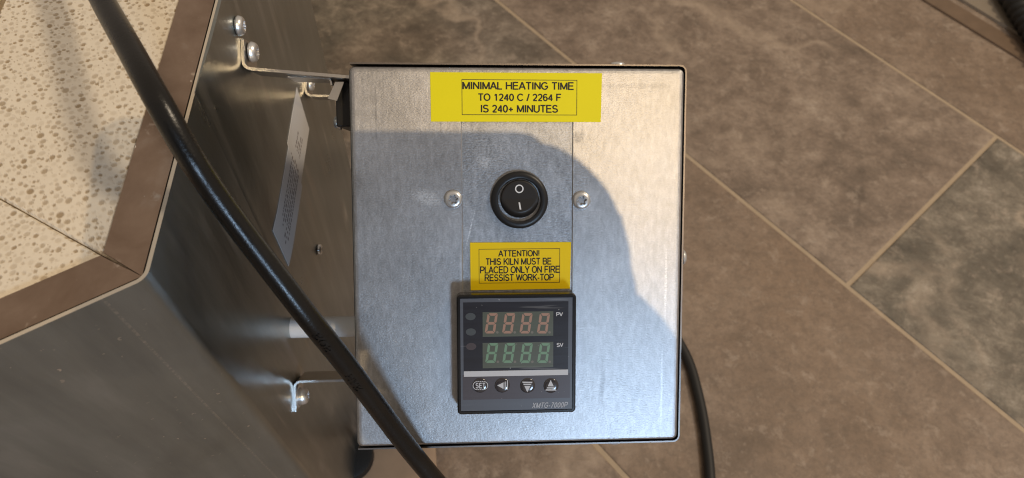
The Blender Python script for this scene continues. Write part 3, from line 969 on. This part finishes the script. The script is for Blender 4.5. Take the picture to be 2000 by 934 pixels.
def digits(bm, centres, yt, yb, w, slant, z):
    """segmented eights"""
    g = 0.10
    for cx in centres:
        def p(fx, fy):                          # fx -1..1, fy 0 (top) .. 1 (bottom)
            return pan(cx + fx * w / 2 + slant * (0.5 - fy), yt + fy * (yb - yt), z)
        t = 0.13; s = 0.30
        H = [(-0.72, 0, 0.72, 0), ]
        polys = [
            [(-0.60, 0.0), (0.72, 0.0), (0.92, 0.03), (0.48, t), (-0.36, t), (-0.76, 0.03)],
            [(-0.60, 1.0), (0.72, 1.0), (0.90, 0.97), (0.48, 1 - t), (-0.40, 1 - t), (-0.80, 0.97)],
            [(-0.52, 0.5 - t / 2), (0.52, 0.5 - t / 2), (0.72, 0.5), (0.52, 0.5 + t / 2), (-0.52, 0.5 + t / 2), (-0.72, 0.5)],
            [(-0.98, 0.06), (-0.84, 0.05), (-0.50, t + 0.03), (-0.50, 0.42), (-0.80, 0.475), (-0.98, 0.44)],
            [(0.98, 0.06), (0.98, 0.44), (0.80, 0.475), (0.50, 0.42), (0.50, t + 0.03), (0.92, 0.055)],
            [(-0.98, 0.94), (-0.98, 0.56), (-0.80, 0.525), (-0.50, 0.58), (-0.50, 1 - t - 0.03), (-0.84, 0.95)],
            [(0.98, 0.94), (0.92, 0.945), (0.50, 1 - t - 0.03), (0.50, 0.58), (0.80, 0.525), (0.98, 0.56)]]
        for q in polys: flat_poly(bm, [p(a, b) for a, b in q], z)

def disp(name, y0, y1, mat, cxs, yt, yb):
    bm = bmesh.new(); quad_px(bm, 942.5, y0, 1080.5, y1, 8.935, 8.895)
    d = build(name, bm, M_led, tc)
    bm = bmesh.new(); digits(bm, cxs, yt, yb, 20.5, 6.0, 8.95)
    build('digits', bm, mat, d, recalc=False)
    bm = bmesh.new()
    for cx in cxs:
        c = pan(cx + 11.8, yb - 2.2, 8.95)
        flat_poly(bm, circle(c[0], c[1], 0.52, 20), 8.95)
    build('decimal_points', bm, M_dot, d, recalc=False)
disp('process_display', 610, 656, M_seg_r, (959.5, 993.5, 1027.5, 1061.5), 611.8, 651.5)
disp('setpoint_display', 670, 717, M_seg_g, (960.5, 994, 1028, 1062), 670.3, 709)
for (px, py, mt) in ((919, 618.5, M_lamp), (919.7, 648.6, M_lamp), (920.3, 677, M_lamp_r)):
    bm = bmesh.new(); c = pan(px, py, 8.94)
    flat_poly(bm, circle(c[0], c[1], 2.0, 28, 1.45), 8.94)
    w = 1.1
    lm = build('indicator_lamp', bm, mt, tc, recalc=False)
bm = bmesh.new()
for s, a, b, c, d, bo, sh in (('PV', 1086.3, 1099.5, 610.5, 617.5, 0.19, 0.0), ('SV', 1087.3, 1100.3, 670.3, 677.5, 0.19, 0.0)):
    x0, y1 = pan(a, c, 8.94); x1, y0 = pan(b, d, 8.94)
    add_text(bm, s, x0, x1, y0, y1, 8.94, bold=bo, shear=sh)
build('lettering', bm, M_print, tc, recalc=False)
bm = bmesh.new()
x0, y1 = pan(1038.5, 787, 8.94); x1, y0 = pan(1110, 795.6, 8.94)
add_text(bm, 'XMTG-7000P', x0, x1, y0, y1, 8.945, bold=0.17, shear=0.25, track=0.12)
build('model_lettering', bm, M_print2, tc, recalc=False)

ZB = 9.42
def button(px, py):
    c = pan(px, py, 9.1)
    bm = bmesh.new()
    r = 3.05
    lathe(bm, [(r, 8.88), (r * 0.97, 9.02), (r * 0.88, 9.2), (r * 0.72, 9.32), (r * 0.5, 9.38), (r * 0.2, 9.4), (0.02, 9.4)], 40, T=lambda p: (c[0] + p[0], c[1] + p[1], p[2]), cap0=False)
    return build('button', bm, M_keybtn, tc, smooth=60)
M_keybtn = simple('button_film', (0.05, 0.045, 0.05), 0.18, coat=0.6)
def tri(bm, pts): flat_poly(bm, [pan(a, b, ZB) for a, b in pts], ZB)
b = button(938, 752.8)
bm = bmesh.new()
x0, y1 = pan(929, 748.5, ZB); x1, y0 = pan(947.5, 758, ZB)
add_text(bm, 'SET', x0, x1, y0, y1, ZB, bold=0.19, track=0.14)
ox0, oy1 = pan(923.2, 745, ZB); ox1, oy0 = pan(953.3, 761.3, ZB)
rad = (oy1 - oy0) / 2 - 0.01
po, pi_ = rrect(ox0, ox1, oy0, oy1, rad, 9), rrect(ox0 + 0.28, ox1 - 0.28, oy0 + 0.28, oy1 - 0.28, rad - 0.28, 9)
vo = [bm.verts.new((*p, ZB)) for p in po]; vi = [bm.verts.new((*p, ZB)) for p in pi_]
for i in range(36):
    j = (i + 1) % 36
    if i in (8, 26):                            # straight runs are dashed
        for a0, a1 in ((0.05, 0.30), (0.38, 0.62), (0.70, 0.95)):
            L = lambda A, B, t: (A.co + (B.co - A.co) * t)
            bm.faces.new([bm.verts.new(q) for q in (L(vo[i], vo[j], a0), L(vo[i], vo[j], a1), L(vi[i], vi[j], a1), L(vi[i], vi[j], a0))])
    else: bm.faces.new((vo[i], vo[j], vi[j], vi[i]))
build('button_symbol', bm, M_print, b, recalc=False)
b = button(981, 752.8)
bm = bmesh.new()
tri(bm, [(971, 753), (983.5, 747), (983.5, 760)])
tri(bm, [(985.6, 746), (987.6, 744.8), (987.6, 760.5), (985.6, 760)]); tri(bm, [(990, 743.5), (992, 742), (992, 761), (990, 760.8)])
build('button_symbol', bm, M_print, b, recalc=False)
b = button(1030.5, 753.2)
bm = bmesh.new()
tri(bm, [(1020, 745.6), (1040, 745.8), (1039.2, 748.2), (1020.8, 748.2)]); tri(bm, [(1021.7, 749.7), (1038.2, 749.7), (1036.8, 752.2), (1023.2, 752.2)]); tri(bm, [(1024.2, 754), (1036, 754), (1030, 766.5)])
build('button_symbol', bm, M_print, b, recalc=False)
b = button(1076.3, 753.5)
bm = bmesh.new()
tri(bm, [(1075.6, 742.2), (1081.5, 754.8), (1069.8, 754.8)]); tri(bm, [(1068.7, 756.6), (1083, 756.6), (1084.3, 758.9), (1067.5, 758.9)]); tri(bm, [(1066.2, 760.5), (1085.6, 760.5), (1086.8, 763), (1065.2, 763)])
build('button_symbol', bm, M_print, b, recalc=False)

# brackets to the kiln: folded strips with a flange screwed to the casing (casing face lies at local x = XF)
XF = -92 - C0[0]
def strip(bm, pts, th, z0, z1):
    """a folded strip: centre line pts in x, y; width along z"""
    P = [np.array(p, float) for p in pts]
    L, R = [], []
    for i, p in enumerate(P):
        t = P[min(i + 1, len(P) - 1)] - P[max(i - 1, 0)]; t /= np.linalg.norm(t)
        nrm = np.array([-t[1], t[0]]); L.append(p + nrm * th / 2); R.append(p - nrm * th / 2)
    ring = L + R[::-1]
    loft(bm, [[(x, y, z0) for x, y in ring], [(x, y, z1) for x, y in ring]])
def fold(x, y, r, sx, sy, n=6):
    """rounded corner whose straight legs run to +sx in x and +sy in y"""
    return [(x + sx * r * (1 - math.sin(math.pi / 2 * i / n)), y + sy * r * (1 - math.cos(math.pi / 2 * i / n))) for i in range(n + 1)][::-1]
def bracket(y0, yend, zf, wid, up, xe=PX0 + 1.0, flange=13.0, th=1.25, x_off=0.7, name='mounting_bracket'):
    bm = bmesh.new()
    sy = 1 if up else -1
    x0 = XF + x_off
    n = 6; r = 3.2
    pts = [(x0, y0 + sy * flange)]
    for i in range(n + 1):
        a = math.pi / 2 * i / n
        pts.append((x0 + r - r * math.cos(a), y0 + sy * (r - r * math.sin(a))))
    pts.append((xe, yend))
    strip(bm, pts, th, zf - wid, zf)
    return build(name, bm, M_bracket, cbox, smooth=30)
f = Lb(on_x(470, 137, -91.3)); e = pan(684, 152, -14)
b1 = bracket(f[1] + 0.5, e[1], f[2], 17, True, x_off=1.75, flange=12)
s_ = Lb((-89.2, 229.5, 610 - 222.7))
pan_screw(b1, (XF + 2.9, f[1] + 8.2, f[2] - 6.5), AX, 4.3, 3.0, xaxis=(0, 0.8, 0.3))
f = Lb(on_x(597, 187, -91.3))
b2 = bracket(f[1], f[1] - 0.4, f[2], 17, True, xe=PX0 + 1)
pan_screw(b2, (XF + 1.5, f[1] + 7, f[2] - 6.5), AX, 3.8, 2.7)
f = Lb(on_x(575, 746, -91.3))
b3 = bracket(f[1], f[1] + 0.4, f[2], 17, False, flange=16)
pan_screw(b3, (XF + 1.5, f[1] - 9, f[2] - 4.0), AX, 4.6, 4.4, washer=True)

# sensor connector on the box's left side: black block, clip plate with a bent tab, and its screw
conn = empty('connector'); conn.parent = cbox
bm = bmesh.new()
yA = pan(680, 160, -34)[1]; yB = pan(680, 250, -34)[1]
xl = pan(659, 200, -30)[0]
box(bm, xl, PX0 + 0.8, yB, yA - 1, -58, -26, bevel=0.6)
box(bm, PX0 - 4.0, PX0 + 0.8, yB - 7, yB - 3.5, -45, -33, bevel=0.8)
build('connector_body', bm, M_black, conn)
bm = bmesh.new()
ya = pan(600, 153, -24)[1]
xs0, xs1 = pan(566, 150, -24)[0], pan(650, 158, -24)[0]
strip(bm, [(xs0, ya), (xs1 - 2, ya - 0.5), (xs1 - 0.6, ya - 0.9), (xs1, ya - 2.0), (xs1 + 0.1, ya - 3.2)], 0.7, -34, -20)
zt = -20.5
t0, t1, t2, t3 = pan(655, 160, zt), pan(672, 160, zt), pan(658, 197, zt), pan(640, 193, zt)
prism(bm, [t3, t2, t1, t0], zt - 0.6, zt)
build('clip_plate', bm, M_bracket, conn, smooth=30)
yS = pan(657, 240, -40)[1]
pan_screw(conn, (xl + 0.3, yS, -36), (-1, 0, 0), 2.8, 2.2, washer=True)

# white insulating sleeve between kiln and box
bm = bmesh.new()
c = Lb(on_x(570, 640, -92))
tube(bm, [np.array((XF - 0.5, c[1], c[2])), np.array((XF + 20, c[1] + 0.1, c[2])), np.array((PX0 + 1.5, c[1] + 0.2, c[2]))], 5.4, 28)
sl = build('wire_sleeve', bm, M_sleeve, cbox, smooth=40)

# ------------------------------------------------------------------ cables
def cable_material():
    t = NT('cable_rubber')
    o = t.obj()
    n = t.noise(o, 90, 4)
    t.l(t.mix(n, (0.004, 0.0036, 0.0032), (0.008, 0.0072, 0.0065)), t.b.inputs['Base Color'])
    t.l(t.math('MULTIPLY_ADD', n, 0.12, 0.22), t.b.inputs['Roughness'])
    t.b.inputs['Specular IOR Level'].default_value = 0.5
    sp = t.ramp(t.noise(o, 1500, 1), [(0.70, 0.0), (0.75, 1.0)])
    t.bump(t.math('ADD', t.noise(o, 1100, 4, 0.6), t.math('MULTIPLY', sp, 0.8)), 0.16, 0.0005)
    return t.m
M_cable = cable_material()
ctrl = [(120, -190, 262), (163, -80, 246), (200, 0, 232), (250, 90, 216), (305, 190, 205), (368, 300, 208), (437, 403, 217), (520, 513, 226), (602, 620, 236), (670, 705, 250), (742, 801, 268), (773, 843, 276), (808, 888, 284), (848, 936, 292), (920, 1020, 310), (1010, 1130, 345)]
path = catmull([at_depth(*c) for c in ctrl], 14)
bm = bmesh.new()
RC = 3.85
fr = tube(bm, path, RC, 36, up=(0.3, -0.6, 0.7))
# raised moulding letters along the cable
arc = np.concatenate([[0], np.cumsum([np.linalg.norm(path[i + 1] - path[i]) for i in range(len(path) - 1)])])
def near_s(px, py):
    best = min(range(len(path)), key=lambda i: abs(np.linalg.norm(((M.T @ (path[i] - np.array([0, 0, CAMH])))[:2] / -(M.T @ (path[i] - np.array([0, 0, CAMH])))[2] * FPX) - np.array([px - 1000, 467 - py]))))
    return arc[best]
def on_cable(s, w, r):
    i = int(np.clip(np.searchsorted(arc, s) - 1, 0, len(path) - 2))
    k = (s - arc[i]) / (arc[i + 1] - arc[i])
    p = path[i] * (1 - k) + path[i + 1] * k
    t, a, b2_ = [fr[i][j] * (1 - k) + fr[i + 1][j] * k for j in (1, 2, 3)]
    view = np.array([0, 0, CAMH]) - p
    n1 = view - t * np.dot(view, t); n1 /= np.linalg.norm(n1)
    n2 = np.cross(n1, t)
    ang = w / RC
    q = p + r * (math.cos(ang) * n1 + math.sin(ang) * n2)
    return tuple(q)
sgn = 1.0
cable = build('power_cable', bm, M_cable, None, smooth=50)
tag(cable, 'thick black rubber power cable slanting across the kiln and the control box', 'cable')
bm = bmesh.new()
for s, pxy in (('ROS', (618, 640)), ('HAR', (680, 718))):
    s0 = near_s(*pxy)
    for q, (L, R, closed) in enumerate(text_strips(s, 0.20, 0.14)[0]):
        mk = lambda p, r: bm.verts.new(on_cable(s0 + p[0] * 3.6, -1.7 + (p[1] - 0.5) * -2.6, r))
        vl, vr = [mk(p, RC + 0.28) for p in L], [mk(p, RC + 0.28) for p in R]
        wl, wr = [mk(p, RC - 0.1) for p in L], [mk(p, RC - 0.1) for p in R]
        n = len(vl)
        for i in range(n if closed else n - 1):
            j = (i + 1) % n
            bm.faces.new((vr[i], vr[j], vl[j], vl[i])); bm.faces.new((vl[i], vl[j], wl[j], wl[i])); bm.faces.new((vr[j], vr[i], wr[i], wr[j]))
build('raised_lettering', bm, M_cable, cable, smooth=50)

bm = bmesh.new()
zc = 4.5
pts = [np.array((*(on_z(px, py, zc)[:2]), zc)) for px, py in ((1180, 560), (1280, 610), (1338, 690), (1366, 780), (1381, 870), (1388, 950), (1390, 1060))]
tube(bm, catmull(pts, 10), 4.4, 20)
o = build('thin_cable', bm, M_rubber, None, smooth=50)
tag(o, 'thin black cable curving over the tiles from behind the right edge of the control box', 'cable')

# ------------------------------------------------------------------ what else lies on the floor
def fbox(bm, s0, s1, n0, n1, z0, z1, bevel=0.0, mi=0):
    vs = []
    pts = [tuple(fl(s0, n0)), tuple(fl(s1, n0)), tuple(fl(s1, n1)), tuple(fl(s0, n1))]
    lps = prism(bm, pts, z0, z1, mi)
M_wood = simple('stained_wood', (0.17, 0.115, 0.075), 0.5, bump=0.2, bscale=300, var=0.25)
M_putty = simple('putty_paint', (0.26, 0.215, 0.165), 0.6, bump=0.1, bscale=300, var=0.1)
bm = bmesh.new(); fbox(bm, -900, 700, 436, 462, 0.3, 3)
o = build('wooden_trim', bm, M_wood); tag(o, 'reddish brown wooden trim strip lying along the tiles in the top right corner', 'trim')
bm = bmesh.new(); fbox(bm, -900, 700, 476, 640, 0.3, 4)
o = build('painted_board', bm, M_putty); tag(o, 'putty grey flat board behind the brown trim in the top right corner', 'board')
bm = bmesh.new()
pts = [on_z(px, py, zz0) for px, py, zz0 in ((1865, -190, 20), (1935, -80, 20), (1984, 0, 20), (2022, 60, 20), (2070, 130, 20))]
pth = catmull(pts, 24)
tube(bm, pth, 13, 18, radii=[15 + 1.8 * math.sin(i * 1.3) for i in range(len(pth))])
o = build('ribbed_hose', bm, M_rubber, None, smooth=60)
tag(o, 'black ribbed hose lying across the putty grey board in the top right corner', 'hose')

# ------------------------------------------------------------------ who takes the photograph: stands behind the camera and shades the panel
def camp(x, y, z):                              # camera frame, mm -> world, mm
    q = M @ np.array([x, y, z]); return (q[0], q[1], q[2] + CAMH)
bm = bmesh.new()
T = lambda p: Vector(camp(*p))
ph = rrect(-40, 107, -49, 28, 9, 6)
loft(bm, [[(x * 0.985, y * 0.985, z) for x, y in ph] if z in (3.0, 11.5) else [(x, y, z) for x, y in ph] for z in (3.0, 4.2, 10.3, 11.5)], T=T)
o = build('smartphone', bm, M_blackgloss, None, smooth=35)
tag(o, 'black smartphone held level above the control box', 'phone')

def skin_body(name, chains, mat, sub=2):
    """chains of (x, y, z, r) in mm, world frame; the first vertex of each later chain may be an index into what is built"""
    vs, es, rad = [], [], []
    for ch in chains:
        prev = None
        for it in ch:
            if isinstance(it, int): prev = it; continue
            vs.append([c * MM for c in it[:3]]); rad.append(it[3] * MM)
            if prev is not None: es.append((prev, len(vs) - 1))
            prev = len(vs) - 1
    me = bpy.data.meshes.new(name); me.from_pydata(vs, es, [])
    ob = bpy.data.objects.new(name, me); COL.objects.link(ob)
    m = ob.modifiers.new('skin', 'SKIN'); m.use_smooth_shade = True
    for d, r in zip(me.skin_vertices[0].data, rad): d.radius = (r, r)
    me.skin_vertices[0].data[0].use_root = True
    ss = ob.modifiers.new('sub', 'SUBSURF'); ss.levels = sub; ss.render_levels = sub
    dg = bpy.context.evaluated_depsgraph_get()
    m2 = bpy.data.meshes.new_from_object(ob.evaluated_get(dg))
    bpy.data.objects.remove(ob)
    o2 = bpy.data.objects.new(name, m2); m2.materials.clear(); m2.materials.append(mat)
    m2.polygons.foreach_set('use_smooth', [True] * len(m2.polygons))
    COL.objects.link(o2)
    return o2
M_skin = simple('skin', (0.45, 0.26, 0.18), 0.5)
M_cloth = simple('dark_clothes', (0.03, 0.032, 0.04), 0.85)
c = lambda x, y, z, r: (*camp(x, y, z), r)
chains = [
    [(-340, -820, 850, 120), (-325, -660, 880, 125), (-290, -490, 880, 130), (-250, -410, 890, 60), (-225, -345, 880, 80), (-205, -290, 845, 84), (-198, -272, 800, 60)],   # 0-6 hips to head
    [0, (-440, -820, 800, 85), (-445, -790, 450, 58), (-445, -820, 70, 42), (-445, -710, 35, 36)],                      # 7-10
    [0, (-250, -820, 800, 85), (-245, -790, 450, 58), (-245, -820, 70, 42), (-245, -710, 35, 36)],                             # 11-14
    [2, (-125, -430, 870, 60), (120, -330, 830, 44), c(168, -100, 85, 38), c(134, -54, 30, 32), c(113, -22, 16, 25)],     # 15-19 right arm to the palm
    [19, c(121, 3, 6, 14), c(104, 17, -3, 9), c(84, 20, -4, 7)],
    [19, c(124, -8, 0, 9), c(104, 6, -3, 8)],
    [18, c(104, -50, 12, 13), c(74, -56, 8, 12), c(44, -54, 4, 10)],
    [18, c(108, -68, 22, 13), c(78, -75, 20, 12), c(46, -74, 16, 11)],
    [18, c(118, -38, 30, 11), c(96, -22, 24, 9), c(82, -12, 19, 8)],
    [2, (-460, -470, 860, 60), (-520, -580, 640, 44), (-480, -540, 420, 30), (-475, -525, 370, 30), (-475, -515, 320, 18)],
]
o = skin_body('person', chains, M_cloth)
o.data.materials.append(M_skin)
tag(o, 'person in dark clothes bending over the kiln with a phone in one hand', 'person')

bm = bmesh.new()
pts = [on_z(px, py, 10)[:2] for px, py in ((700, 850), (850, 866), (857, 1010), (700, 1010))]
prism(bm, [tuple(p) for p in pts], 0.3, 10)
o = build('plywood_offcut', bm, simple('bare_plywood', (0.60, 0.40, 0.25), 0.7, bump=0.3, bscale=300, var=0.15))
tag(o, 'pale orange plywood offcut on the tiles beneath the bottom edge of the control box', 'board')
